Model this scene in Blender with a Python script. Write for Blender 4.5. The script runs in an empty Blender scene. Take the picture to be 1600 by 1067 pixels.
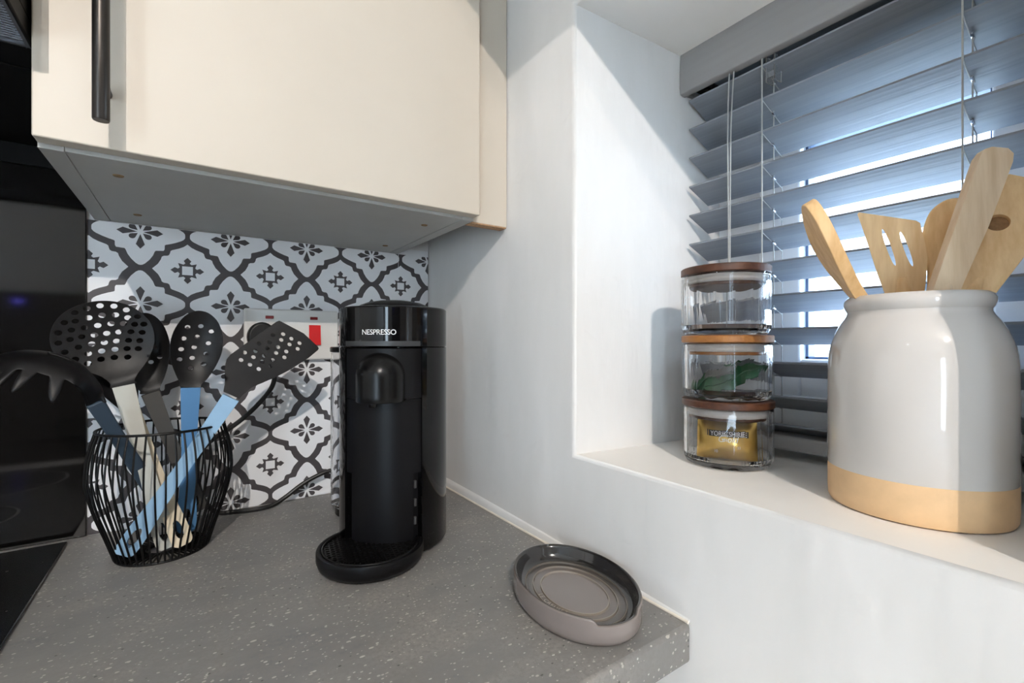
import bpy, bmesh, math, random
from mathutils import Vector, Matrix, geometry
random.seed(7)
PI = math.pi
D = bpy.data
S = bpy.context.scene
COL = S.collection
V3 = Vector

# ------------------------------------------------------------------ camera
CAM = V3((-0.398, -0.882, 0.271))
YAW = math.atan2(1060.0, 728.0)                # angle between the view direction and the back wall
FWD = V3((math.cos(YAW), math.sin(YAW), 0)); RGT = V3((math.sin(YAW), -math.cos(YAW), 0))
cam_d = D.cameras.new('camera'); cam = D.objects.new('camera', cam_d); COL.objects.link(cam)
cam_d.sensor_width = 36.0; cam_d.lens = 728.0 / 1600.0 * 36.0
cam_d.shift_y = 2.5 / 1600.0
cam_d.clip_start = 0.01; cam_d.clip_end = 200
cam.location = CAM
cam.rotation_euler = (PI / 2, 0, YAW - PI / 2)
S.camera = cam

# ------------------------------------------------------------------ world, exposure
S.view_settings.view_transform = 'Standard'; S.view_settings.look = 'None'
S.view_settings.gamma = 1; S.view_settings.use_curve_mapping = False
S.view_settings.exposure = -0.22
S.cycles.max_bounces = 24; S.cycles.transmission_bounces = 24; S.cycles.transparent_max_bounces = 24; S.cycles.glossy_bounces = 8
W = D.worlds.new('sky'); S.world = W; W.use_nodes = True
wn = W.node_tree.nodes; wl = W.node_tree.links
bg = wn['Background']; bg.inputs['Strength'].default_value = 25.0
wtc = wn.new('ShaderNodeTexCoord'); wsep = wn.new('ShaderNodeSeparateXYZ'); wr = wn.new('ShaderNodeValToRGB')
wl.new(wtc.outputs['Generated'], wsep.inputs[0]); wl.new(wsep.outputs['Z'], wr.inputs[0])
wr.color_ramp.elements[0].position = 0.0; wr.color_ramp.elements[0].color = (0.74, 0.88, 1.0, 1)
wr.color_ramp.elements[1].position = 0.8; wr.color_ramp.elements[1].color = (0.42, 0.66, 1.0, 1)
wl.new(wr.outputs[0], bg.inputs['Color'])
CEIL = 1.44
sun_d = D.lights.new('sun', 'SUN'); sun_d.energy = 6.0; sun_d.angle = 0.01; sun_d.color = (1.0, 0.97, 0.93)
sun = D.objects.new('sun', sun_d); COL.objects.link(sun)   # high sun outside the window: reaches the sill and slats just behind the glass
sun.rotation_euler = Vector((-0.50, 0.25, -0.83)).to_track_quat('-Z', 'Y').to_euler()
SPOTS = [(-0.90, -2.27), (-0.76, -2.18)]       # two heads of one ceiling spotlight bar: the crisp shadows
SPOT_W = 118.0
FILL_SPOTS = [(-2.1, -1.0), (-2.1, -2.6)]  # downlights added out of view to lift the ambient level
FILL_W = 4.0

# ------------------------------------------------------------------ helpers
def lin(c):
    return c / 12.92 if c <= 0.04045 else ((c + 0.055) / 1.055) ** 2.4
def rgb(r, g, b): return (lin(r / 255), lin(g / 255), lin(b / 255), 1)

class M:
    """A node material built up step by step."""
    def __init__(s, name, col, rough=0.5, metal=0.0, spec=0.5, coat=0.0, trans=0.0, ior=1.45, sheen=0):
        s.m = D.materials.new(name); s.m.use_nodes = True
        s.n = s.m.node_tree.nodes; s.l = s.m.node_tree.links
        s.b = s.n['Principled BSDF']; i = s.b.inputs
        i['Base Color'].default_value = col; i['Roughness'].default_value = rough; i['Metallic'].default_value = metal
        i['Specular IOR Level'].default_value = spec; i['Coat Weight'].default_value = coat; i['Coat Roughness'].default_value = 0.03
        i['Transmission Weight'].default_value = trans; i['IOR'].default_value = ior
        s.col = col; s.tc = None
    def new(s, t, **k):
        x = s.n.new(t)
        for a, v in k.items():
            if hasattr(x, a): setattr(x, a, v)
            else: x.inputs[a].default_value = v
        return x
    def coord(s, scale=(1, 1, 1), rot=(0, 0, 0)):
        if s.tc is None: s.tc = s.new('ShaderNodeTexCoord')
        mp = s.new('ShaderNodeMapping'); mp.inputs['Scale'].default_value = scale; mp.inputs['Rotation'].default_value = rot
        s.l.new(s.tc.outputs['Object'], mp.inputs['Vector']); return mp.outputs[0]
    def noise(s, scale, detail=3, rough=0.5, stretch=(1, 1, 1), rot=(0, 0, 0)):
        x = s.new('ShaderNodeTexNoise'); x.inputs['Scale'].default_value = scale; x.inputs['Detail'].default_value = detail
        x.inputs['Roughness'].default_value = rough
        s.l.new(s.coord(stretch, rot), x.inputs['Vector']); return x.outputs['Fac']
    def ramp(s, fac, stops):
        r = s.new('ShaderNodeValToRGB'); e = r.color_ramp.elements
        while len(e) < len(stops): e.new(0.5)
        for k, (p, c) in enumerate(stops): e[k].position = p; e[k].color = c
        s.l.new(fac, r.inputs[0]); return r.outputs[0]
    def mix(s, fac, a, b):
        x = s.new('ShaderNodeMix', data_type='RGBA')
        for sock, v in ((x.inputs[0], fac), (x.inputs[6], a), (x.inputs[7], b)):
            if hasattr(v, 'is_linked'): s.l.new(v, sock)
            else: sock.default_value = v
        return x.outputs[2]
    def base(s, out): s.l.new(out, s.b.inputs['Base Color']); return s
    def bump(s, fac, strength=0.2, dist=0.001, prev=None):
        x = s.new('ShaderNodeBump'); x.inputs['Strength'].default_value = strength; x.inputs['Distance'].default_value = dist
        s.l.new(fac, x.inputs['Height'])
        if prev: s.l.new(prev, x.inputs['Normal'])
        s.l.new(x.outputs[0], s.b.inputs['Normal']); return x.outputs[0]
    def mottle(s, amt=0.06, scale=30, stretch=(1, 1, 1)):
        c = s.col; f = s.noise(scale, 4, 0.55, stretch)
        lo = tuple(v * (1 - amt) for v in c[:3]) + (1,); hi = tuple(min(1, v * (1 + amt)) for v in c[:3]) + (1,)
        return s.base(s.ramp(f, [(0.3, lo), (0.7, hi)]))

def link(o, parent=None):
    COL.objects.link(o)
    if parent is not None: o.parent = parent
    return o
def mesh_of(name, verts, faces, mat=None, sharp=35):
    me = D.meshes.new(name); me.from_pydata([tuple(v) for v in verts], [], faces); me.validate(); me.update()
    bm = bmesh.new(); bm.from_mesh(me); bmesh.ops.recalc_face_normals(bm, faces=bm.faces); bm.to_mesh(me); bm.free()
    me.polygons.foreach_set('use_smooth', [True] * len(me.polygons)); me.set_sharp_from_angle(angle=math.radians(sharp))
    if mat: me.materials.append(mat.m if isinstance(mat, M) else mat)
    return me
def obj(name, vf, mat, parent=None, bevel=0, seg=2, sharp=35):
    me = mesh_of(name, vf[0], vf[1], mat, sharp)
    o = link(D.objects.new(name, me), parent)
    if bevel:
        b = o.modifiers.new('bevel', 'BEVEL'); b.width = bevel; b.segments = seg; b.limit_method = 'ANGLE'; b.angle_limit = math.radians(40)
        b.harden_normals = False
    return o
def thing(name, label, cat, loc=(0, 0, 0), rz=0, group=None):
    o = link(D.objects.new(name, None)); o.location = loc; o.rotation_euler = (0, 0, rz); o.empty_display_size = 0.02
    o['label'] = label; o['category'] = cat
    if group: o['group'] = group
    return o
def tag(o, label, cat, group=None):
    o['label'] = label; o['category'] = cat
    if group: o['group'] = group
    return o
def struct(name, vf, mat, parent=None, bevel=0):
    o = obj(name, vf, mat, parent, bevel)
    if parent is None: o['kind'] = 'structure'
    return o
def join(*vfs):
    v, f = [], []
    for a, b in vfs:
        n = len(v); v += list(a); f += [[i + n for i in q] for q in b]
    return v, f
def box(x0, x1, y0, y1, z0, z1):
    v = [(x, y, z) for x in (x0, x1) for y in (y0, y1) for z in (z0, z1)]
    return v, [[0, 1, 3, 2], [4, 6, 7, 5], [0, 4, 5, 1], [2, 3, 7, 6], [0, 2, 6, 4], [1, 5, 7, 3]]
def prism(poly, z0, z1):
    n = len(poly)
    v = [(x, y, z0) for x, y in poly] + [(x, y, z1) for x, y in poly]
    return v, [list(range(n))[::-1], list(range(n, 2 * n))] + [[i, (i + 1) % n, n + (i + 1) % n, n + i] for i in range(n)]
def lathe(prof, seg=64, c=(0, 0, 0), a0=0.0, a1=2 * PI, ell=(1, 1)):
    """Revolve (r, z) points about the vertical through c; r = 0 closes an end."""
    full = abs(a1 - a0 - 2 * PI) < 1e-6; cols = seg if full else seg + 1
    v, f, rows = [], [], []
    for r, z in prof:
        if r <= 1e-7:
            rows.append([len(v)] * cols); v.append((c[0], c[1], c[2] + z))
        else:
            rows.append(list(range(len(v), len(v) + cols)))
            for k in range(cols):
                a = a0 + (a1 - a0) * k / seg
                v.append((c[0] + r * math.cos(a) * ell[0], c[1] + r * math.sin(a) * ell[1], c[2] + z))
    for A, B in zip(rows, rows[1:]):
        for k in range(seg):
            q = [A[k], A[(k + 1) % cols], B[(k + 1) % cols], B[k]]
            u = []
            for i in q:
                if i not in u: u.append(i)
            if len(u) > 2: f.append(u)
    return v, f
def spline(pts, n=8, closed=False):
    P = [V3(p) for p in pts]; out = []; m = len(P)
    rng = range(m) if closed else range(m - 1)
    for i in rng:
        p1, p2 = P[i], P[(i + 1) % m]
        p0 = P[i - 1] if (i > 0 or closed) else p1 * 2 - p2
        p3 = P[(i + 2) % m] if (i + 2 < m or closed) else p2 * 2 - p1
        for k in range(n):
            t = k / n
            out.append(0.5 * ((2 * p1) + (p2 - p0) * t + (2 * p0 - 5 * p1 + 4 * p2 - p3) * t * t + (3 * p1 - p0 - 3 * p2 + p3) * t ** 3))
    if not closed: out.append(P[-1])
    return out
def tube(path, r, seg=10, closed=False, flat=1.0, side=None):
    P = [V3(p) for p in path]; n = len(P); v, f = [], []
    up = V3((0, 0, 1)); prevx = None
    for i, p in enumerate(P):
        a = P[i - 1] if (i > 0 or closed) else p; b = P[(i + 1) % n] if (i < n - 1 or closed) else p
        t = (b - a).normalized()
        if prevx is None:
            h = side if side is not None else (V3((1, 0, 0)) if abs(t.z) > 0.9 else up)
            x = (h - t * h.dot(t)).normalized()
        else: x = (prevx - t * prevx.dot(t)).normalized()
        prevx = x; y = t.cross(x)
        rr = r[i] if isinstance(r, (list, tuple)) else r
        for k in range(seg):
            g = 2 * PI * k / seg
            v.append(p + x * math.cos(g) * rr + y * math.sin(g) * rr * flat)
    for i in range(n if closed else n - 1):
        A, B = i * seg, ((i + 1) % n) * seg
        for k in range(seg): f.append([A + k, A + (k + 1) % seg, B + (k + 1) % seg, B + k])
    if not closed: f += [list(range(seg))[::-1], list(range((n - 1) * seg, n * seg))]
    return v, f
def ring(c, r, t, n=64, seg=8, ez=1.0):
    return tube([(c[0] + r * math.cos(2 * PI * k / n), c[1] + r * math.sin(2 * PI * k / n), c[2]) for k in range(n)], t, seg, True)
def inside(p, poly):
    x, y = p; c = False; j = len(poly) - 1
    for i in range(len(poly)):
        xi, yi = poly[i]; xj, yj = poly[j]
        if (yi > y) != (yj > y) and x < (xj - xi) * (y - yi) / (yj - yi + 1e-15) + xi: c = not c
        j = i
    return c
def ell(cx, cy, a, b, n=14, rot=0):
    return [(cx + a * math.cos(2 * PI * k / n) * math.cos(rot) - b * math.sin(2 * PI * k / n) * math.sin(rot),
             cy + a * math.cos(2 * PI * k / n) * math.sin(rot) + b * math.sin(2 * PI * k / n) * math.cos(rot)) for k in range(n)]
def smooth2(pts, n=6):
    return [(p.x, p.y) for p in spline([(x, y, 0) for x, y in pts], n, True)]
def sheet(outline, holes=(), step=0.006):
    """Triangulate a flat outline with holes, with inner points so that it can be bent."""
    pts, edges = [], []
    for loop in [outline] + list(holes):
        n0 = len(pts); pts += [Vector(p) for p in loop]
        edges += [(n0 + i, n0 + (i + 1) % len(loop)) for i in range(len(loop))]
    xs = [p[0] for p in outline]; ys = [p[1] for p in outline]
    y = min(ys) + step
    k = 0
    while y < max(ys):
        x = min(xs) + step * (0.5 + 0.5 * (k % 2))
        while x < max(xs):
            if inside((x, y), outline) and not any(inside((x, y), h) for h in holes):
                if all((p - Vector((x, y))).length > step * 0.45 for p in pts): pts.append(Vector((x, y)))
            x += step
        y += step * 0.87; k += 1
    r = geometry.delaunay_2d_cdt(pts, edges, [], 0, 1e-7)
    vs = [(p[0], p[1]) for p in r[0]]; fs = []
    for t in r[2]:
        cx = sum(vs[i][0] for i in t) / len(t); cy = sum(vs[i][1] for i in t) / len(t)
        if inside((cx, cy), outline) and not any(inside((cx, cy), h) for h in holes): fs.append(list(t))
    return vs, fs
def plate(outline, holes, fr, thick, bend=None, step=0.006):
    """A bent plate of real thickness. fr = (origin, U, V, N); bend(u, v) -> offset along N."""
    O, U, Vv, N = fr
    vs, fs = sheet(outline, holes, step)
    bend = bend or (lambda u, v: 0.0)
    n = len(vs); v, f = [], []
    for s in (0.5, -0.5):
        for (a, b) in vs:
            v.append(O + U * a + Vv * b + N * (bend(a, b) + s * (thick(a, b) if callable(thick) else thick)))
    f += [t for t in fs] + [[i + n for i in t[::-1]] for t in fs]
    cnt = {}
    for t in fs:
        for i in range(len(t)):
            e = (t[i], t[(i + 1) % len(t)]); cnt[e] = 1
    for (a, b) in list(cnt):
        if (b, a) not in cnt: f.append([b, a, a + n, b + n])
    return v, f
def frame_of(J, T, turn=0.0, view=CAM):
    """Frame at J whose V runs to T and whose N faces the room side."""
    J, T = V3(J), V3(T); Vv = (T - J).normalized(); N = view - J; N = (N - Vv * N.dot(Vv)).normalized()
    if turn: N = Matrix.Rotation(turn, 3, Vv) @ N
    return (J, Vv.cross(N), Vv, N)
def text_mesh(s, size, fn, depth=0.0, align='CENTER', shear=0.0, spacing=1.0):
    c = D.curves.new('lettering', 'FONT'); c.body = s; c.size = size; c.align_x = align; c.shear = shear; c.space_character = spacing
    c.resolution_u = 3
    o = D.objects.new('lettering', c); COL.objects.link(o); bpy.context.view_layer.update()
    me = D.meshes.new_from_object(o.evaluated_get(bpy.context.evaluated_depsgraph_get()))
    D.objects.remove(o)
    v = [fn(p.co.x, p.co.y) for p in me.vertices]; f = [list(p.vertices) for p in me.polygons]
    D.meshes.remove(me); return v, f

# ------------------------------------------------------------------ materials
plaster = M('painted plaster', rgb(232, 230, 227), 0.55)
_n1 = plaster.noise(9, 4, 0.55, (1, 1, 0.35)); _n2 = plaster.noise(60, 3, 0.6, (1, 1, 0.2))
plaster.base(plaster.ramp(_n1, [(0.3, rgb(226, 224, 221)), (0.7, rgb(236, 234, 232))]))
_n3 = plaster.noise(26, 2, 0.4)
_b = plaster.bump(_n1, 0.7, 0.007); _b = plaster.bump(plaster.ramp(_n3, [(0.62, (0, 0, 0, 1)), (0.72, (1, 1, 1, 1))]), 0.25, 0.0012, _b); plaster.bump(_n2, 0.35, 0.0016, _b)
plaster_lit = M('plaster with painted daylight', rgb(246, 243, 238), 0.45).mottle(0.012, 14)
ceilm = M('ceiling paint', rgb(236, 236, 236), 0.7).mottle(0.02, 12)
floorm = M('pale floor tile', rgb(222, 218, 212), 0.4).mottle(0.04, 6)
beadm = M('cream sealant', rgb(235, 226, 212), 0.5).mottle(0.05, 60)
wtop = M('concrete laminate', rgb(118, 115, 111), 0.42)
_c = wtop.noise(6, 8, 0.68, (1, 1.8, 1), (0, 0, 0.5)); _f = wtop.noise(240, 3, 0.7)
_base = wtop.ramp(_c, [(0.28, rgb(108, 108, 110)), (0.5, rgb(132, 129, 126)), (0.7, rgb(155, 148, 141))])
_base = wtop.mix(wtop.ramp(_f, [(0.42, (0, 0, 0, 1)), (0.62, (1, 1, 1, 1))]), _base, rgb(127, 124, 121))
def flecks(m, scale, size, stretch, keep, base, col, rot=0.6):
    vo = m.new('ShaderNodeTexVoronoi'); vo.inputs['Scale'].default_value = scale
    m.l.new(m.coord(stretch, (0, 0, rot)), vo.inputs['Vector'])
    sp = m.new('ShaderNodeSeparateColor'); m.l.new(vo.outputs['Color'], sp.inputs[0])
    a = m.new('ShaderNodeMath', operation='LESS_THAN'); m.l.new(vo.outputs['Distance'], a.inputs[0])
    th = m.new('ShaderNodeMath', operation='MULTIPLY'); m.l.new(sp.outputs[1], th.inputs[0]); th.inputs[1].default_value = size
    m.l.new(th.outputs[0], a.inputs[1])
    b = m.new('ShaderNodeMath', operation='LESS_THAN'); m.l.new(sp.outputs[0], b.inputs[0]); b.inputs[1].default_value = keep
    k = m.new('ShaderNodeMath', operation='MULTIPLY'); m.l.new(a.outputs[0], k.inputs[0]); m.l.new(b.outputs[0], k.inputs[1])
    return m.mix(k.outputs[0], base, col)
_base = flecks(wtop, 110, 0.30, (1, 2.1, 1), 0.16, _base, rgb(188, 182, 174))
_base = flecks(wtop, 300, 0.48, (1, 1.5, 1), 0.22, _base, rgb(180, 173, 166), 0.2)
_base = flecks(wtop, 200, 0.34, (1, 1.8, 1), 0.10, _base, rgb(194, 190, 184), 0.9)
_base = flecks(wtop, 210, 0.32, (1, 1.4, 1), 0.08, _base, rgb(88, 86, 84), 1.1)
wtop.base(_base)
cream = M('cream cabinet laminate', rgb(196, 186, 172), 0.42).mottle(0.012, 14)
carcm = M('grey cabinet carcass', rgb(172, 171, 167), 0.5).mottle(0.03, 20)
chip = M('raw chipboard', rgb(168, 132, 98), 0.85).mottle(0.25, 260)
dowel = M('brown cam cover', rgb(128, 102, 66), 0.6).mottle(0.2, 200)
gun = M('gunmetal handle', rgb(62, 58, 55), 0.33, 0.85).mottle(0.04, 80)
blackgl = M('black glass', rgb(12, 11, 11), 0.06, 0, 0.75, ior=1.5)
blackgl.mottle(0.1, 3)
hobm = M('black ceramic hob', rgb(13, 13, 14), 0.14, 0, 0.5)
_d = flecks(hobm, 160, 0.25, (1, 1, 1), 0.06, rgb(13, 13, 14), rgb(80, 78, 75)); hobm.base(_d)
blackm = M('matt black enamel', rgb(9, 9, 10), 0.5, 0, 0.2).mottle(0.1, 60)
meshm = M('filter mesh', rgb(150, 155, 162), 0.35, 0.8).mottle(0.1, 60)
tilew = M('white splashback print', rgb(238, 238, 240), 0.38).mottle(0.01, 20)
tiled = M('charcoal splashback print', rgb(76, 72, 74), 0.4).mottle(0.04, 90)
whitepl = M('white plastic', rgb(232, 230, 226), 0.3).mottle(0.01, 40)
redpl = M('red switch plastic', rgb(214, 22, 26), 0.3).mottle(0.06, 50)
neon = M('dark red neon lens', rgb(140, 38, 42), 0.25).mottle(0.05, 60)
cordm = M('black cord rubber', rgb(18, 18, 19), 0.42).mottle(0.1, 90)
wire = M('black powder coated wire', rgb(10, 10, 11), 0.45, 0, 0.3).mottle(0.1, 90)
nylon = M('black nylon', rgb(14, 13, 14), 0.42, 0, 0.32).mottle(0.08, 120)
nylon.bump(nylon.noise(700, 2), 0.12, 0.0004)
def handle_mat(n, c): return M(n, c, 0.5).mottle(0.03, 40)
h_navy = handle_mat('slate blue silicone', rgb(52, 66, 80)); h_grey = handle_mat('pale grey silicone', rgb(186, 185, 176))
h_cream = handle_mat('cream silicone', rgb(216, 200, 172)); h_char = handle_mat('charcoal silicone', rgb(72, 71, 69))
h_blue = handle_mat('mid blue silicone', rgb(82, 128, 172)); h_sky = handle_mat('light blue silicone', rgb(140, 174, 202))
gloss = M('gloss black plastic', rgb(7, 7, 8), 0.07, 0, 0.38).mottle(0.1, 30)
matt = M('matt black plastic', rgb(13, 13, 15), 0.38, 0, 0.2).mottle(0.06, 120)
satin = M('satin black plastic', rgb(14, 14, 15), 0.26, 0, 0.3).mottle(0.05, 60)
greybar = M('dark grey lever', rgb(52, 53, 55), 0.35).mottle(0.05, 60)
rubber = M('grey grip pads', rgb(66, 65, 66), 0.5).mottle(0.05, 60)
printm = M('white lettering', rgb(232, 232, 232), 0.4).mottle(0.01, 60)
tankm = M('clear water tank plastic', (0.96, 0.97, 0.99, 1), 0.03, 0, 0.5, trans=1.0, ior=1.28); tankm.bump(tankm.noise(40, 2), 0.1, 0.001)
taupe = M('taupe stoneware glaze', rgb(132, 122, 117), 0.22, coat=0.5).mottle(0.04, 40)
crockw = M('white crock glaze', rgb(206, 200, 194), 0.1, coat=0.7).mottle(0.012, 18)
buff = M('unglazed buff stoneware', rgb(224, 186, 142), 0.5).mottle(0.05, 70)
def wood_mat(n, a, b, sc=1.0, rough=0.5, stretch=(1, 1, 0.08)):
    m = M(n, a, rough); f = m.noise(120 * sc, 4, 0.6, stretch)
    g = m.noise(18 * sc, 3, 0.5, (1, 1, 0.2))
    c = m.ramp(f, [(0.3, b), (0.65, a)]); c = m.mix(m.ramp(g, [(0.35, (0, 0, 0, 1)), (0.75, (0.35, 0.35, 0.35, 1))]), c, b)
    m.base(c); m.bump(f, 0.12, 0.0006); return m
bamboo = wood_mat('pale bamboo', rgb(236, 203, 156), rgb(216, 176, 126))
bamboo2 = wood_mat('honey bamboo', rgb(232, 194, 142), rgb(208, 162, 108))
beech = wood_mat('weathered beech', rgb(228, 204, 174), rgb(206, 176, 140))
walnut = wood_mat('walnut lid', rgb(90, 54, 34), rgb(58, 32, 20), 1.0, 0.45, (0.1, 1, 1))
acacia = wood_mat('acacia lid', rgb(168, 112, 56), rgb(128, 80, 38), 1.0, 0.45, (0.1, 1, 1))
glass = M('clear jar glass', (1.0, 1.0, 1.0, 1), 0.0, 0, 0.5, trans=1.0, ior=1.40)
glass.bump(glass.noise(25, 1), 0.03, 0.001)
seal = M('translucent silicone seal', rgb(226, 222, 218), 0.4, trans=0.35).mottle(0.02, 60)
goldf = M('gold foil', rgb(196, 160, 84), 0.28, 0.75).mottle(0.1, 30); goldf.bump(goldf.noise(45, 3), 0.4, 0.004)
greenf = M('dark green foil leaf', rgb(14, 72, 40), 0.3, 0.25).mottle(0.4, 30); greenf.bump(greenf.noise(50, 3), 0.3, 0.003)
greyf = M('grey foil leaf', rgb(96, 98, 96), 0.3, 0.4).mottle(0.3, 30)
slatm = M('grey blind slat', rgb(150, 152, 156), 0.42)
_g = slatm.noise(160, 3, 0.6, (1, 0.02, 1)); slatm.base(slatm.ramp(_g, [(0.3, rgb(126, 131, 139)), (0.7, rgb(140, 144, 151))])); slatm.bump(_g, 0.35, 0.0012)
valm = M('grey valance', rgb(152, 150, 149), 0.5).mottle(0.03, 120, (1, 0.05, 1))
steel = M('grey blue steel headrail', rgb(118, 130, 140), 0.4, 0.4).mottle(0.04, 30)
cordw = M('pale grey blind cord', rgb(176, 176, 174), 0.7).mottle(0.05, 300)
clipm = M('clear plastic clip', (0.95, 0.97, 1, 1), 0.05, 0, 0.5, trans=0.9, ior=1.3).mottle(0.02, 90)
upvc = M('white window frame', rgb(238, 240, 242), 0.3).mottle(0.01, 20)
gasket = M('blue grey glazing bead', rgb(74, 92, 122), 0.5).mottle(0.05, 60)
chrome = M('chrome', rgb(210, 212, 216), 0.12, 1.0).mottle(0.02, 60)
lampm = M('white lamp metal', rgb(235, 235, 235), 0.35).mottle(0.01, 40)
stone = M('pale render house wall', rgb(226, 214, 206), 0.9).mottle(0.12, 3)
slate = M('grey roof slate', rgb(176, 176, 184), 0.7).mottle(0.2, 5)
ground = M('pale gravel ground', rgb(200, 194, 184), 0.9).mottle(0.12, 4)
gardenm = M('hedge green', rgb(124, 150, 118), 0.9).mottle(0.3, 5)
pane = D.materials.new('window glass'); pane.use_nodes = True
_n = pane.node_tree.nodes; _l = pane.node_tree.links; _n.remove(_n['Principled BSDF'])
_t = _n.new('ShaderNodeBsdfTransparent'); _t.inputs[0].default_value = (0.95, 0.97, 0.98, 1)
_g2 = _n.new('ShaderNodeBsdfGlossy'); _g2.inputs['Roughness'].default_value = 0.02
_mx = _n.new('ShaderNodeMixShader'); _mx.inputs[0].default_value = 0.05
_l.new(_t.outputs[0], _mx.inputs[1]); _l.new(_g2.outputs[0], _mx.inputs[2])
_l.new(_mx.outputs[0], _n['Material Output'].inputs[0])
def emit(name, col, st):
    m = D.materials.new(name); m.use_nodes = True; b = m.node_tree.nodes['Principled BSDF']
    b.inputs['Base Color'].default_value = (0.8, 0.8, 0.8, 1); b.inputs['Emission Color'].default_value = col; b.inputs['Emission Strength'].default_value = st
    return m
lens_m = emit('lit fill lamp lens', (1, 0.93, 0.82, 1), 6.0)
led_m = emit('blue display', (0.12, 0.1, 1.0, 1), 14.0)

# ------------------------------------------------------------------ room shell
XL, YB, ZF = -3.0, -3.4, -0.91                 # left wall, wall behind the camera, floor
SILL, HEAD = 0.13, 0.70
struct('floor', box(XL - .1, 0.3, YB - .1, 0.12, ZF - 0.1, ZF), floorm)
struct('ceiling', box(XL - .1, 0.3, YB - .1, 0.12, CEIL, CEIL + 0.1), ceilm)
struct('wall_back', box(XL, 0.0, 0.0, 0.12, ZF, CEIL), plaster)
struct('wall_left', box(XL - 0.1, XL, YB, 0.12, ZF, CEIL), plaster)
# right wall: one skin with two window openings, the near one with a splayed reveal
def right_wall():
    ys = [0.12, -0.441, -0.885, -1.35, -1.95, YB - .1]; zs = [ZF, SILL, HEAD, CEIL]
    yo = [0.12, -0.474, -0.872, -1.35, -1.95, YB - .1]; zo = [ZF, SILL, HEAD - 0.018, CEIL]
    v, f = [], []; idx = {}
    for s, (X, Y, Z) in enumerate(((0.0, ys, zs), (0.30, yo, zo))):
        for i, y in enumerate(Y):
            for j, z in enumerate(Z): idx[s, i, j] = len(v); v.append((X, y, z))
    hole = {(1, 1), (3, 1)}
    for s in (0, 1):
        for i in range(5):
            for j in range(3):
                if (i, j) not in hole: f.append([idx[s, i, j], idx[s, i + 1, j], idx[s, i + 1, j + 1], idx[s, i, j + 1]])
    def bridge(a, b): f.append([idx[0, *a], idx[0, *b], idx[1, *b], idx[1, *a]])
    for i, j in hole:
        bridge((i, j), (i + 1, j)); bridge((i + 1, j), (i + 1, j + 1)); bridge((i + 1, j + 1), (i, j + 1)); bridge((i, j + 1), (i, j))
    for i in range(5): bridge((i, 0), (i + 1, 0)); bridge((i, 3), (i + 1, 3))
    for j in range(3): bridge((0, j), (0, j + 1)); bridge((5, j), (5, j + 1))
    return v, f
wr_o = struct('wall_right', right_wall(), plaster)
wr_o.data.materials.append(plaster_lit.m)                # sill and recess soffit: lighter colour stands in for extra daylight
for q in wr_o.data.polygons:
    if abs(q.normal.z) > 0.9 and 0.1 < q.center.z < 0.75 and 0.05 < q.center.x < 0.25: q.material_index = 1
bm = bmesh.new(); bm.from_mesh(wr_o.data)
ed = [e for e in bm.edges if all(abs(v.co.x) < 1e-6 and -1.96 < v.co.y < -0.43 and 0.12 < v.co.z < 0.71 for v in e.verts)
      and len({tuple(round(c, 3) for c in fc.normal) for fc in e.link_faces}) > 1]
bmesh.ops.bevel(bm, geom=ed, offset=0.004, segments=3, affect='EDGES', profile=0.5)
bm.to_mesh(wr_o.data); bm.free()
# wall behind the camera with a glazed door opening
DX0, DX1 = -2.72, -2.16
struct('wall_rear', join(box(XL, DX0, YB - .1, YB, ZF, CEIL), box(DX1, 0, YB - .1, YB, ZF, CEIL), box(DX0, DX1, YB - .1, YB, 1.12, CEIL)), plaster)
d1 = struct('door_1', join(box(DX0, DX0 + .06, YB - .08, YB - .02, ZF, 1.12), box(DX1 - .06, DX1, YB - .08, YB - .02, ZF, 1.12),
                           box(DX0 + .06, DX1 - .06, YB - .08, YB - .02, 1.05, 1.12), box(DX0 + .06, DX1 - .06, YB - .08, YB - .02, ZF, ZF + 0.12)), upvc)
obj('pane', box(DX0 + .06, DX1 - .06, YB - .055, YB - .045, ZF + .12, 1.05), pane, d1)
def skirt():
    v, f = [], []; st = [(-.001, .0165, .0042), (-.2, .0150, .0042), (-.38, .0115, .0038), (-.5, .0070, .0030), (-.607, .0030, .0020)]
    for y, h, t in st: v += [(0, y, .0003), (-t, y, .0003), (-t, y, h * .55), (-t * .55, y, h * .9), (-.0002, y, h)]
    for i in range(len(st) - 1):
        for k in range(5): A = i * 5; f.append([A + k, A + (k + 1) % 5, A + 5 + (k + 1) % 5, A + 5 + k])
    return v, f + [[0, 1, 2, 3, 4], list(range(20, 25))[::-1]]
struct('trim_1', skirt(), plaster)
struct('trim_3', tube([(-.0044, -.002, .0009), (-.0044, -.2, .0009), (-.0040, -.38, .0009), (-.0032, -.5, .0008), (-.0021, -.607, .0006)], .0016, 8), beadm)
shade_box = struct('added_shade_box', box(-0.25, 0.0, -2.6, -0.62, 0.868, CEIL), plaster, None, 0.004)  # unseen ceiling box, added to cast the shade high on the window wall

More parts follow.
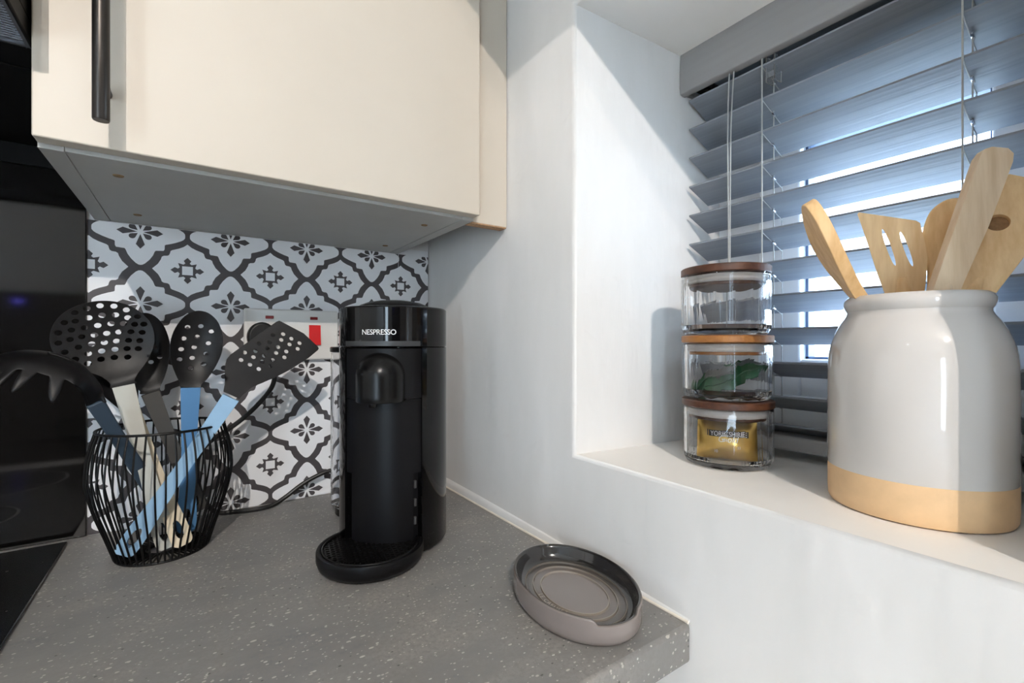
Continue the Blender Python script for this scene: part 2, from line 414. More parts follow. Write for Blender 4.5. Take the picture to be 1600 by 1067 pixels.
# ------------------------------------------------------------------ windows
def casement(name, y0, y1, gy0, gy1, gz0, gz1, x=0.272, z0=SILL, z1=0.69):
    w = struct(name, join(box(x, x + .05, gy1, y1, z0, z1), box(x, x + .05, y0, gy0, z0, z1),
                          box(x, x + .05, gy0, gy1, z0, gz0), box(x, x + .05, gy0, gy1, gz1, z1)), upvc)
    t = 0.055
    for nm, b in (('sash_stile', box(x - .014, x, gy1, gy1 + t, gz0 - t, gz1 + t)), ('sash_stile', box(x - .014, x, gy0 - t, gy0, gz0 - t, gz1 + t)),
                  ('sash_rail', box(x - .014, x, gy0, gy1, gz0 - t, gz0)), ('sash_rail', box(x - .014, x, gy0, gy1, gz1, gz1 + t))):
        obj(nm, b, upvc, w, 0.003)
    obj('glazing_bead', join(box(x + .002, x + .02, gy1 - .0035, gy1, gz0, gz1), box(x + .002, x + .02, gy0, gy0 + .0035, gz0, gz1),
                             box(x + .002, x + .02, gy0, gy1, gz1 - .004, gz1), box(x + .002, x + .02, gy0, gy1, gz0, gz0 + .003)), gasket, w)
    obj('pane', box(x + .022, x + .03, gy0, gy1, gz0, gz1), pane, w)
    return w
w1 = casement('window_1', -0.876, -0.460, -0.770, -0.5925, 0.250, 0.535)
obj('ledge', box(0.256, 0.272, -0.868, -0.466, 0.196, 0.202), upvc, w1, 0.002)
casement('window_2', -1.95, -1.35, -1.86, -1.44, 0.24, 0.60)

# outside
struct('ground_outside', box(0.3, 14, -14, 8, -1.0, -0.95), ground)
hs = thing('house', 'pale rendered neighbouring house seen through the window blind', 'house', (7.5, 3.2, -0.95))
obj('wall', box(0, 5, -4.0, 5, 0, 3.2), stone, hs)
obj('roof', ([(-.25, -4.2, 3.15), (5.2, -4.2, 3.15), (5.2, 5.2, 3.15), (-.25, 5.2, 3.15), (2.5, -4.2, 5.2), (2.5, 5.2, 5.2)],
             [[0, 3, 5, 4], [1, 4, 5, 2], [0, 4, 1], [2, 5, 3], [0, 1, 2, 3]]), slate, hs)
for k in range(2):
    fw = obj('window', box(-.05, 0.02, -2.9 + k * 3.4, -1.7 + k * 3.4, 1.0, 2.2), upvc, hs)
    obj('pane', box(-.06, -.045, -2.8 + k * 3.4, -1.8 + k * 3.4, 1.1, 2.1), blackgl, fw)

# ------------------------------------------------------------------ ceiling lamps (spotlight bar, plus added fill lights)
def lamp_light(name, loc, power, radius, parent, col=(1.0, 0.935, 0.86)):
    l = D.lights.new(name, 'SPOT'); l.energy = power; l.shadow_soft_size = radius; l.color = col; l.spot_size = math.radians(150); l.spot_blend = 0.3
    o = link(D.objects.new(name, l), parent); o.location = loc; return o
bar = thing('ceiling_spotlight', 'white two headed spotlight bar on the ceiling behind the viewer', 'lamp', (-0.90, -2.26, CEIL))
obj('mounting_bar', box(-.14, .14, -.02, .02, -.02, 0), lampm, bar, 0.004)
for k, (x, y) in enumerate(SPOTS):
    lx, ly = x + 0.90, y + 2.26
    h = obj('lamp_head', lathe([(0, -.03), (.024, -.03), (.027, -.034), (.029, -.06), (.0275, -.0625), (.026, -.060), (.026, -.052), (0, -.052)], 32, (lx, ly, 0.012)), lampm, bar)
    d = V3((0.35, 1.0, -0.45)).normalized()
    lamp_light('lamp', (lx, ly, -0.062), SPOT_W * (1.0 if k == 0 else 0.22), 0.006, bar).rotation_euler = (math.radians(50), 0, math.radians(-15))
for k, (x, y) in enumerate(FILL_SPOTS):
    dl = thing('fill_downlight', ('white fill downlight added nearer the splashback wall' if k == 0 else 'white fill downlight added nearer the glazed door'), 'lamp', (x, y, CEIL))
    obj('bezel', lathe([(.045, 0), (.045, -.004), (.036, -.006), (.034, 0)], 40), lampm, dl)
    obj('lens', lathe([(0, -.001), (.034, -.001)], 32), lens_m, dl)
    lamp_light('lamp', (0, 0, -0.01), FILL_W, 0.06, dl, (0.90, 0.95, 1.0))

# ------------------------------------------------------------------ kitchen units
wt = obj('worktop', box(-2.4, -0.0006, -0.609, -0.0006, -0.0375, 0.0), wtop, None, 0.004, 3)
tag(wt, 'grey concrete effect laminate worktop running into the corner under the coffee machine', 'worktop')
bc = thing('base_cabinet', 'cream base cabinet under the grey worktop', 'cabinet', (-1.2, -0.29, ZF))
obj('carcass', box(-1.19, 1.15, -.27, .285, .1, -ZF - .0376), carcm, bc)
obj('plinth', box(-1.19, 1.15, -.24, -.22, 0, .1), cream, bc)
for k in range(4): obj('door', box(-1.185 + k * .585, -.61 + k * .585, -.29, -.271, .11, -ZF - .05), cream, bc, 0.002)
# the wall cupboard
CB, DZ = 0.446, 0.450
wc = thing('wall_cabinet', 'cream wall cabinet with a vertical dark bar handle above the patterned splashback', 'cabinet', (-0.29, 0, CB))
def rel(b, o): return [(x - o[0], y - o[1], z - o[2]) for x, y, z in b[0]], b[1]
O = (-0.29, 0, CB)
ZT = CB + 0.72
obj('side_panel', rel(box(-.512, -.4945, -.2985, -.001, CB, ZT), O), carcm, wc, 0.0005)
obj('side_panel', rel(box(-.082, -.0645, -.2985, -.001, CB, ZT), O), carcm, wc, 0.0005)
obj('bottom_panel', rel(box(-.494, -.0825, -.2985, -.001, CB + 0.0004, CB + .018), O), carcm, wc, 0.0005)
obj('top_panel', rel(box(-.494, -.0825, -.2985, -.001, ZT - .018, ZT), O), carcm, wc)
obj('back_panel', rel(box(-.494, -.0825, -.008, -.001, CB + .018, ZT - .018), O), carcm, wc)
dr = obj('door', rel(box(-.512, -.0652, -.318, -.2995, DZ, ZT), O), cream, wc, 0.0012)
hx, hy = -.4626, -.351
hd = obj('handle', rel(tube([(hx, hy, .4625), (hx, hy, .4635), (hx, hy, .686), (hx, hy, .687)], [.0056, .0061, .0061, .0056], 20), O), gun, dr)
for z in (.4995, .650): obj('post', rel(tube([(hx, hy, z), (hx, -.3175, z)], .0042, 14), O), gun, hd)
for x, y in ((-.4616, -.2462), (-.4593, -.0671), (-.1134, -.2375), (-.1114, -.062)):
    obj('cam_cover', rel(lathe([(0, -.0006), (.0042, -.0006), (.005, .0006)], 20, (x, y, CB)), O), dowel, wc)
fl = obj('filler_panel', rel(box(-.0643, -.0012, -.290, -.272, CB + .0016, ZT), O), cream, wc, 0.0006)
obj('cut_edge', rel(box(-.0643, -.0025, -.2898, -.2722, CB - .0002, CB + .0016), O), chip, fl)
# extractor hood
hood = thing('cooker_hood', 'black cooker hood with a metal mesh filter beside the cream cabinet', 'cooker hood', (-0.82, -0.25, 0.535))
HO = (-0.82, -0.25, 0.535)
obj('canopy', rel(join(box(-1.12, -.5145, -.385, -.001, .552, .80), box(-1.12, -.5145, -.246, -.001, .535, .552), box(-.5175, -.5145, -.385, -.246, .535, .552),
                       box(-1.12, -.5145, -.385, -.374, .535, .552), box(-1.12, -.5145, -.29, -.246, .537, .552)), HO), blackm, hood, 0.001)
fx = [-.5205 - k * 0.0042 for k in range(70)]; fy = [-.29 - k * 0.0042 for k in range(20)]
fm = join(*[tube([(x, fy[0], .541), (x, fy[-1], .541)], .0008, 5) for x in fx], *[tube([(fx[0], y, .5405), (fx[-1], y, .5405)], .0008, 5) for y in fy])
fo = obj('mesh_filter', rel(fm, HO), meshm, hood)
obj('filter_rim', rel(join(box(fx[-1], fx[0], -.292, -.287, .537, .543), box(-.5205, -.5175, -.372, -.287, .537, .543)), HO), meshm, fo)
obj('back_strip', rel(box(-1.12, -.5197, -.007, -.001, .508, .5345), HO), blackm, hood)
# black glass panel behind the hob, and the hob
gp = obj('glass_splashback', box(-1.12, -.5202, -.0065, -.0008, 0.0008, .5075), blackgl, None, 0.001)
tag(gp, 'black glass splashback panel behind the hob, left of the patterned one', 'splashback')
hb = thing('hob', 'black glass ceramic hob set in the worktop left of the wire basket', 'hob', (-0.83, -0.28, 0.0))
obj('glass', box(-.29, .2935, -.25, .2555, 0.0002, .004), hobm, hb, 0.0012)
for x, y, r in ((-.13, .11, .105), (.13, .11, .075), (-.13, -.12, .075), (.13, -.12, .095)):
    obj('cooking_zone_ring', lathe([(r, .0041), (r + .0015, .0043), (r + .003, .0041)], 48, (x, y, 0)), rubber, hb)
# ------------------------------------------------------------------ patterned splashback (flat print: laid as thin layers)
PX, PZ = 0.1146, 0.1056; SQX, SQZ = -0.2891, 0.1715
X0, X1, Z0, Z1 = -.5196, -.0018, 0.0006, 0.4452
sp = thing('splashback', 'white splashback panel printed with charcoal Moroccan tile pattern', 'splashback', (-0.26, -0.002, 0.0))
SO = (-0.26, -0.002, 0.0)
obj('panel', rel(box(X0, -.0648, -.0026, -.0006, Z0, Z1), SO), tilew, sp); obj('panel', rel(box(-.0642, X1, -.0026, -.0006, Z0, Z1 + .012), SO), tilew, sp)
Q_SQ = [(.38, 0), (.319, .0725), (.288, .139), (.279, .176), (.258, .1925), (.217, .198), (.2, .212), (.191, .238), (.185, .268), (.168, .284), (.094, .315), (.042, .345), (0, .385)]
Q_FL = [(.474, 0), (.472, .03), (.455, .055), (.43, .075), (.372, .106), (.316, .130), (.264, .148), (.253, .158), (.2515, .214), (.241, .238), (.158, .246), (.147, .262), (.129, .318), (.093, .382), (.047, .438), (.02, .458), (0, .462)]
M_SQ = [(.187, 0), (.14, .043), (.105, .024), (.086, .045), (.104, .106), (.045, .088), (.024, .107), (.042, .142), (0, .19)]
def four(q):
    a = q; b = [(-x, y) for x, y in q[-2::-1]]; c = [(-x, -y) for x, y in q[1:]]; d = [(x, -y) for x, y in q[-2:0:-1]]
    return a + b + c + d
def petal(dx, dz): # spear petal along (dx, dz)
    n = [(.03, 0), (.175, .046), (.237, 0), (.175, -.046)]
    return [(u * dx - w * dz, u * dz + w * dx) for u, w in n]
def drop(sx, sz):
    out = [(sx * .026, sz * .02)]
    for k in range(9):
        a = -2.2 + 4.4 * k / 8; c, s = math.cos(a), math.sin(a)
        out.append((sx * (.082 + .036 * (c * .78 - s * .62)), sz * (.066 + .036 * (c * .62 + s * .78))))
    return out
def clipped(polys, y):
    bm = bmesh.new()
    for p in polys: bm.faces.new([bm.verts.new((x, y, z)) for x, z in p])
    for co, no in (((X0, 0, 0), (-1, 0, 0)), ((X1, 0, 0), (1, 0, 0)), ((0, 0, Z0), (0, 0, -1)), ((0, 0, Z1), (0, 0, 1))):
        bmesh.ops.bisect_plane(bm, geom=bm.verts[:] + bm.edges[:] + bm.faces[:], dist=1e-6, plane_co=co, plane_no=no, clear_outer=True)
    bmesh.ops.triangulate(bm, faces=bm.faces[:])
    bm.verts.index_update()
    v = [tuple(q.co) for q in bm.verts]; f = [[q.index for q in fc.verts] for fc in bm.faces]; bm.free()
    return rel((v, f), SO)
cells, dark, light = [], [], []
for i in range(-3, 4):
    for j in range(-3, 5):
        cx, cz = SQX + i * PX, SQZ + j * PZ
        P = lambda q, cx=cx, cz=cz: [(cx + x * PX, cz + z * PZ) for x, z in q]
        cells.append(P(four(Q_SQ))); dark.append(P(four(M_SQ))); light.append(P([(-.06, -.063), (.06, -.063), (.06, .063), (-.06, .063)]))
        cx, cz = cx + PX / 2, cz + PZ / 2
        P = lambda q, cx=cx, cz=cz: [(cx + x * PX, cz + z * PZ) for x, z in q]
        cells.append(P(four(Q_FL)))
        for d in ((1, 0), (-1, 0), (0, 1), (0, -1)): dark.append(P(petal(*d)))
        for d in ((1, 1), (-1, 1), (-1, -1), (1, -1)): dark.append(P(drop(*d)))
obj('printed_lattice', clipped([[(X0, Z0), (-.0650, Z0), (-.0650, Z1), (X0, Z1)], [(-.0640, Z0), (X1, Z0), (X1, Z1), (-.0640, Z1)]], -.00275), tiled, sp)
obj('printed_medallions', clipped(cells, -.0029), tilew, sp)['kind'] = 'stuff'
obj('printed_motifs', clipped(dark, -.00305), tiled, sp)['kind'] = 'stuff'
obj('printed_squares', clipped(light, -.0032), tilew, sp)['kind'] = 'stuff'

# ------------------------------------------------------------------ cooker switch with its plug
sw = thing('cooker_switch', 'white double cooker switch plate with a red rocker on the patterned wall', 'switch', (-0.2549, -0.003, 0.285))
obj('plate', box(-.0737, .0737, -.012, 0, -.043, .043), whitepl, sw, 0.003, 3)
rk = obj('red_rocker', ([(-.0095 + .034, -.012, -.0175), (.0095 + .034, -.012, -.0175), (.0095 + .034, -.012, .0175), (-.0095 + .034, -.012, .0175),
                         (-.0095 + .034, -.0165, -.0172), (.0095 + .034, -.0165, -.0172), (.0095 + .034, -.0128, .0172), (-.0095 + .034, -.0128, .0172), (-.0095 + .034, -.0138, 0), (.0095 + .034, -.0138, 0)],
                        [[0, 1, 5, 4], [4, 5, 9, 8], [8, 9, 6, 7], [7, 6, 2, 3], [0, 4, 8, 7, 3], [1, 2, 6, 9, 5], [0, 3, 2, 1]]), redpl, sw, 0.0006)
rk['label'] = 'red rocker switch'
for x in (-.0367, .0325): obj('neon_lens', box(x - .0062, x + .0062, -.0128, -.011, .0265, .0315), neon, sw, 0.0008)
obj('socket_outlet', join(box(-.046, -.042, -.0122, -.0115, .006, .012), box(-.058, -.052, -.0122, -.0115, -.012, -.008), box(-.036, -.030, -.0122, -.0115, -.012, -.008)), blackm, sw)
for z in (0,): obj('fixing_screw', lathe([(0, .0006), (.0025, .0004), (.003, 0)], 14), whitepl, sw).matrix_basis = Matrix.Translation((.069, -.012, 0)) @ Matrix.Rotation(PI / 2, 4, 'X')
pl = thing('mains_plug', 'black mains plug in the white switch plate behind the slotted turner', 'plug', (-0.3045, -0.0152, 0.281))
obj('body', prism([(.021 * math.cos(a) if abs(math.cos(a)) < 1 else .021 * math.cos(a), .024 * math.sin(a)) for a in [2 * PI * k / 28 for k in range(28)]], 0, .022), cordm, pl, 0.004, 3).rotation_euler = (PI / 2, 0, 0)
cd = [(-.303, -.028, .262), (-.296, -.034, .246), (-.287, -.033, .222), (-.290, -.031, .200), (-.305, -.03, .178), (-.327, -.03, .155), (-.350, -.03, .137),
      (-.374, -.03, .121), (-.387, -.028, .105), (-.392, -.027, .083), (-.389, -.027, .050), (-.380, -.026, .024), (-.364, -.026, .0075), (-.345, -.028, .005),
      (-.315, -.036, .005), (-.290, -.034, .0065), (-.270, -.030, .015), (-.240, -.027, .033), (-.205, -.027, .046), (-.175, -.028, .048), (-.14, -.04, .042)]
tag(obj('power_cord', tube(spline(cd, 8), .0036, 10), cordm), 'black power cord looping from plug down to worktop behind the wire basket', 'cord')

# ------------------------------------------------------------------ coffee machine
R = 0.0712
cm = thing('coffee_machine', 'black round coffee capsule machine with cup tray in the worktop corner', 'coffee machine', (-0.1678, -0.2594, 0.0), math.radians(-40))
FA = math.radians(43.6); LIFT = 0.0016
def cyl(r, ang, z):                              # ang measured from the machine's front, anticlockwise from above
    return V3((r * math.sin(ang), -r * math.cos(ang), z))
def arc_shell(r, a0, a1, prof, seg=48):          # prof: (dr, z)
    v, f = [], []
    n = len(prof)
    for k in range(seg + 1):
        a = a0 + (a1 - a0) * k / seg
        for dr, z in prof: v.append(cyl(r + dr, a, z))
    for k in range(seg):
        for j in range(n): f.append([k * n + j, (k + 1) * n + j, (k + 1) * n + (j + 1) % n, k * n + (j + 1) % n])
    f += [list(range(n)), list(range(seg * n, seg * n + n))[::-1]]
    return v, f
S0 = math.radians(5)                             # the front panel sits a little to the side the tray points to
obj('body', arc_shell(R, FA + S0, 2 * PI - FA + S0, [(0, .009), (0, .2652), (-.001, .2660), (-.03, .2660), (-.03, .003), (-.008, .003), (-.003, .0045)], 72), gloss, cm)
obj('foot_ring', lathe([(0, .0), (.05, .0), (.056, .0012), (.056, .004), (0, .004)], 48), cordm, cm)
hd_ = obj('head', lathe([(0, .2662), (R - .002, .2662), (R - .0008, .2664), (R, .2674), (R, .3155), (R - .0012, .3172), (R - .004, .318), (R - .016, .3182), (0, .3182)], 96), gloss, cm)
obj('dome_lid', lathe([(.050, .3180), (.0488, .3196), (.045, .3222), (.036, .3258), (.022, .3285), (.008, .3296), (0, .3297)], 64), satin, cm)
def on_head(r, x, z): return cyl(r, x / r, z)
tx = text_mesh('NESPRESSO', 0.0092, lambda x, y: on_head(R + .0004, x + .0055, .2815 + y), spacing=0.92)
obj('lettering', tx, printm, hd_)['label'] = 'white maker name'
# front: lever bar, upper panel with spout, lower panel
obj('lever_bar', arc_shell(R - .0022, -FA + S0 + .03, FA + S0 - .04, [(0, .2665), (0, .2735), (.0026, .2735), (.0026, .2675)], 32), greybar, cm)
obj('front_panel', arc_shell(R - .0022, -FA + S0, FA + S0, [(0, .2012), (0, .2640), (-.03, .2640), (-.03, .2012)], 32), matt, cm)
obj('lower_panel', arc_shell(R - .0026, -FA + S0 + .16, FA + S0 - .16, [(0, .004), (0, .2003), (-.03, .2003), (-.03, .004)], 32), matt, cm)
obj('track_recess', join(arc_shell(R - .010, -FA + S0, -FA + S0 + .17, [(0, .004), (0, .107), (-.02, .107), (-.02, .004)], 6), arc_shell(R - .010, FA + S0 - .17, FA + S0, [(0, .004), (0, .107), (-.02, .107), (-.02, .004)], 6),
                         arc_shell(R - .0026, -FA + S0, -FA + S0 + .16, [(0, .107), (0, .2003), (-.02, .2003), (-.02, .107)], 6), arc_shell(R - .0026, FA + S0 - .16, FA + S0, [(0, .107), (0, .2003), (-.02, .2003), (-.02, .107)], 6)), matt, cm)
for s in (-1, 1):
    for z in (.040, .063, .086):
        obj('grip_pad', arc_shell(R - .010, S0 + s * (FA - .055), S0 + s * (FA - .105), [(.003, z), (.003, z + .010), (-.002, z + .010), (-.002, z)], 3), rubber, cm, 0.0006)
# spout hood: arch-shaped half dome
def spout():
    v, f = [], []; a, b, h, z0, z1 = .0315, .036, .031, .1985, .2305
    rows = [(z0, .985), (z0 + .0012, 1.0)] + [(z0 + (z1 - z0) * k / 4, 1.0) for k in range(1, 5)]
    rows += [(z1 + h * math.sin(k / 14 * PI / 2), math.cos(k / 14 * PI / 2)) for k in range(1, 14)]
    n = 28
    for z, s in rows:
        for k in range(n + 1):
            g = -PI / 2 + PI * k / n
            v.append(V3((a * math.sin(g) * s, -(R - .016 + b * math.cos(g) * s), z)))
    v.append(V3((0, -(R - .016), z1 + h)))
    for i in range(len(rows) - 1):
        for k in range(n): A = i * (n + 1) + k; B = A + n + 1; f.append([A, A + 1, B + 1, B])
    L = (len(rows) - 1) * (n + 1)
    for k in range(n): f.append([L + k, L + k + 1, len(v) - 1])
    f.append(list(range(n + 1))[::-1])
    rot = Matrix.Rotation(S0 - math.radians(1), 3, 'Z')
    return [rot @ p for p in v], f
so = obj('spout_hood', spout(), satin, cm, sharp=50)
obj('nozzle', lathe([(0, .1925), (.0048, .1925), (.0055, .1945), (.0055, .1990)], 20, (0, -(R + .005), 0)), satin, so)
# cup tray
TC = (-0.004, -0.0697, 0)
tr = obj('cup_tray', lathe([(0, .003), (.052, .003), (.058, .0045), (.0618, .0085), (.0636, .014), (.0636, .0225), (.0628, .0242), (.0605, .0246), (.0585, .0240), (.0578, .0205), (0, .0205)], 72, TC), matt, cm)
obj('tray_foot', lathe([(0, 0), (.045, 0), (.047, .003), (0, .003)], 40, TC), cordm, tr)
v_, f_ = [], []
pit = 0.0066
for i in range(-11, 12):
    for j in range(-11, 12):
        cx = (i + 0.5 * (j % 2)) * pit; cy = j * pit * 0.8
        if math.hypot(cx, cy) > .0525 or (cy + TC[1] > -.058 and math.hypot(cx + TC[0], cy + TC[1]) < R + .003): continue
        n0 = len(v_)
        for rr, z in ((pit * .60, .0238), (pit * .40, .0238), (pit * .36, .0212)):
            for k in range(6):
                a = PI / 6 + k * PI / 3; v_.append((TC[0] + cx + rr * math.cos(a), TC[1] + cy + rr * math.sin(a) * .92, z))
        for ro in (0, 6):
            for k in range(6): f_.append([n0 + ro + k, n0 + ro + (k + 1) % 6, n0 + ro + 6 + (k + 1) % 6, n0 + ro + 6 + k])
obj('tray_grid', (v_, f_), satin, tr)
obj('grid_rim', ring((TC[0], TC[1], .0236), .0562, .0016, 72, 8), satin, tr)
# water tank at the back left of the machine
inv = Matrix.Rotation(math.radians(40), 3, 'Z')
tc3 = inv @ (V3((-.170, -.122, 0)) - V3((-0.1678, -0.2594, 0.0)))
TK = (tc3.x, tc3.y, 0)
obj('water_tank', lathe([(0, .013), (.040, .013), (.046, .0155), (.0485, .020), (.0485, .256), (.0465, .256), (.0465, .022), (.044, .0185), (.04, .0165), (0, .0165)], 56, TK), tankm, cm)
obj('tank_lid', lathe([(0, .2565), (.0485, .2565), (.0495, .258), (.0495, .2635), (.048, .265), (0, .265)], 56, TK), satin, cm)
obj('tank_base', lathe([(0, 0), (.040, 0), (.042, .002), (.042, .0125), (0, .0125)], 48, TK), satin, cm)
ax = (tc3 * 0.55)
obj('tank_arm', prism([(p.x, p.y) for p in [V3((0.03 * math.cos(a) + tc3.x * .5, 0.03 * math.sin(a) + tc3.y * .5, 0)) for a in [2 * PI * k / 16 for k in range(16)]]], 0.002, .012), matt, cm)

# ------------------------------------------------------------------ wire basket and the six kitchen utensils
BC = V3((-0.4288, -0.1169, 0.0))
bk = thing('wire_basket', 'black wire basket full of kitchen utensils on the worktop', 'basket', BC)
prof = spline([(.0505, 0, .0022), (.0590, 0, .030), (.0705, 0, .066), (.0768, 0, .0955), (.0771, 0, .112), (.0745, 0, .136), (.0679, 0, .1612)], 5)
inner = [V3((.018, 0, .0014)), V3((.045, 0, .0014)), V3((.0492, 0, .0016))]
wm = mesh_of('wire', *tube(inner + prof, .00115, 6), wire)
NW = 46
for k in range(NW):
    o = link(D.objects.new('wire', wm), bk); o.rotation_euler = (0, 0, 2 * PI * k / NW)
obj('top_ring', ring((0, 0, .1618), .0679, .0016), wire, bk)
obj('base_ring', join(ring((0, 0, .0016), .0497, .0016), ring((0, 0, .0014), .018, .0014, 32)), wire, bk)

def handle(parent, B, J, wj, mat, hole=True, wend=.0115, thick=.0105, curve=0.0, collar=True):
    B, J = V3(B), V3(J); L = (J - B).length
    fr = frame_of(B, J)
    ws = [(0.0, wend * .55), (.02, wend * .9), (.06, wend), (.14, wend), (.3, .0095), (.55, .0082), (.8, wj * .88), (1.0, wj)]
    rt = [(w, t * L) for t, w in ws]
    left = [(-w, t * L) for t, w in ws[::-1]]
    out = smooth2(rt, 1)
    ol = [(p.x, p.y) for p in spline([(w, t, 0) for w, t in rt], 4)] + [(p.x, p.y) for p in spline([(w, t, 0) for w, t in left], 4)]
    ol[0] = (wend * .55, 0.0005); 
    hl = [ell(0, .022, .0048, .0125, 16)] if hole else []
    o = obj('handle', plate(ol, hl, fr, thick, lambda u, v: curve * math.sin(PI * v / L), .012), mat, parent, 0.0032, 3)
    return o
def utensil(name, label, B, J, T, outline, holes, hmat, wj=.0113, bowl=None, thick=.0028, turn=0.0, group='silicone handled kitchen utensils'):
    t = thing(name, label, 'utensil', B, 0, None)
    if group: t['group'] = group
    t_inv = -V3(B)
    fr = frame_of(J, T, turn)
    o1 = handle(t, B, J, wj, hmat)
    o2 = obj('head', plate(outline, holes, fr, lambda u, v: thick + .0055 * math.exp(-(max(v, 0) / .017) ** 2), bowl, .005), nylon, t, 0.0009, 2)
    for o in (o1, o2): o.location = t_inv
    return t
K = 0.001
def mmv(p): return [(x * K, y * K) for x, y in p]
# big round skimmer with a pale grey handle
sk = smooth2(mmv([(-11, 0), (-12, 8), (-20, 20), (-37, 32), (-49, 48), (-53, 66), (-48, 85), (-36, 100), (-18, 109), (0, 111), (18, 107), (33, 97), (44, 80), (47, 62), (42, 42), (30, 24), (18, 12), (12.5, 4), (12, 0)]), 4)
hs_ = []
for (x, y) in [(-23, 101), (-11, 104), (2, 105), (15, 102), (26, 95), (-35, 91), (-25, 91), (-12, 92.5), (1, 93), (14, 91), (25, 85), (35, 84),
               (-43, 80), (-31, 81), (-19, 81.5), (-6, 81.5), (7, 81), (19, 78.5), (30, 75), (39, 73), (-46, 68), (-35, 70), (-24, 71), (-12, 70.5), (0, 70), (12, 69), (24, 66.5), (35, 63),
               (-43, 56), (-30, 59), (-17, 60), (-5, 59), (7, 58), (19, 56), (30, 53), (-36, 45), (-23, 49), (-10, 49), (3, 48), (15, 46), (26, 43), (-26, 37), (-13, 39), (0, 38), (13, 35)]:
    hs_.append(ell(x * K, y * K, .0036, .0032, 12))
utensil('skimmer', 'large round black skimmer full of holes with a pale grey handle', (-.4240, -.1328, .0060), (-.4706, -.1050, .2158), (-.4985, -.1050, .3303), sk, hs_, h_grey,
        bowl=lambda u, v: -.010 * max(0, 1 - ((u + .003) ** 2 + (v - .06) ** 2) / .053 ** 2))
# slotted spoon with the mid blue handle
ss = smooth2(mmv([(-11, 0), (-12, 5), (-18, 16), (-25, 34), (-28, 53), (-26, 74), (-18, 93), (-8, 103), (2, 106), (13, 103), (24, 92), (31, 73), (32, 52), (27, 32), (19, 14), (12, 4), (11, 0)]), 4)
sh = [ell(x * K, y * K, .0032, .0028, 12, .2) for x, y in [(-11, 82), (4, 85), (17, 79), (-14, 66), (1, 70), (-15.5, 51), (-1, 55), (15, 62), (-16, 37), (-2, 40), (13.5, 47), (-2.5, 26), (12, 32)]]
utensil('slotted_spoon', 'black slotted spoon with a mid blue handle, upright in the wire basket', (-.4046, -.0874, .0080), (-.3995, -.1050, .2104), (-.3900, -.1050, .3153), ss, sh, h_blue,
        bowl=lambda u, v: -.011 * max(0, 1 - ((u - .002) / .03) ** 2 - ((v - .055) / .055) ** 2))
# slotted turner with the light blue handle, lying across the basket
tu = smooth2(mmv([(-11.5, 0), (-18, 10), (-29, 21), (-37, 31), (-40, 42)]), 1)[:-1]
tp = [(-12, 0), (-19, 10), (-29, 20), (-36, 28.5), (-39, 34), (-40, 41), (-36, 76), (-31.5, 112), (-30, 115.5), (-27, 116.5), (5, 124.5), (32, 123.5), (34.5, 122.5), (35.3, 120), (34, 104), (28, 76), (21, 54), (14, 38), (9, 26), (8, 12), (8.5, 5)]
th_ = []
for r in range(7):
    for c in range(3 + (r % 2)):
        x = -26 + 5.0 * r * 0.42 + (c - (r % 2) * .5) * 12.0; y = 44 + r * 10.2 + c * 2.6
        th_.append(ell(x * K, y * K, .0029, .0025, 12))
utensil('slotted_turner', 'black slotted turner with a light blue handle lying across the basket', (-.4671, -.1494, .0150), (-.3551, -.1580, .1985), (-.2759, -.1580, .2811), mmv(tp), th_, h_sky,
        wj=.0105, bowl=lambda u, v: .0, thick=.0026)
# spoon with the charcoal handle behind the skimmer
s3 = smooth2(mmv([(-10, 0), (-11, 5), (-18, 18), (-25, 38), (-28, 58), (-25, 82), (-14, 103), (0, 110), (13, 105), (23, 88), (27, 62), (24, 42), (18, 22), (11, 6), (10, 0)]), 4)
h3 = [ell(x * K, y * K, .003, .0028, 12) for x, y in [(-8, 45), (4, 42), (14, 48), (-14, 58), (0, 56), (10, 62)]]
utensil('serving_spoon', 'black slotted spoon with a charcoal handle half hidden behind the skimmer', (-.3900, -.0740, .0300), (-.4450, -.0750, .2026), (-.4540, -.0750, .3180), s3, h3, h_char, wj=.0105,
        bowl=lambda u, v: -.011 * max(0, 1 - (u / .028) ** 2 - ((v - .06) / .055) ** 2))
# spoon with the cream handle, its head hidden behind the skimmer
s4 = smooth2(mmv([(-10, 0), (-11, 5), (-16, 18), (-22, 34), (-24, 48), (-21, 64), (-11, 76), (0, 79), (11, 76), (21, 64), (24, 48), (22, 34), (16, 18), (11, 5), (10, 0)]), 4)
utensil('serving_spoon', 'black spoon with a cream handle, its head behind the round skimmer', (-.4062, -.1413, .0080), (-.4668, -.0750, .1833), (-.4900, -.0720, .2470), s4, [], h_cream, wj=.0105,
        bowl=lambda u, v: -.009 * max(0, 1 - (u / .024) ** 2 - ((v - .045) / .04) ** 2))
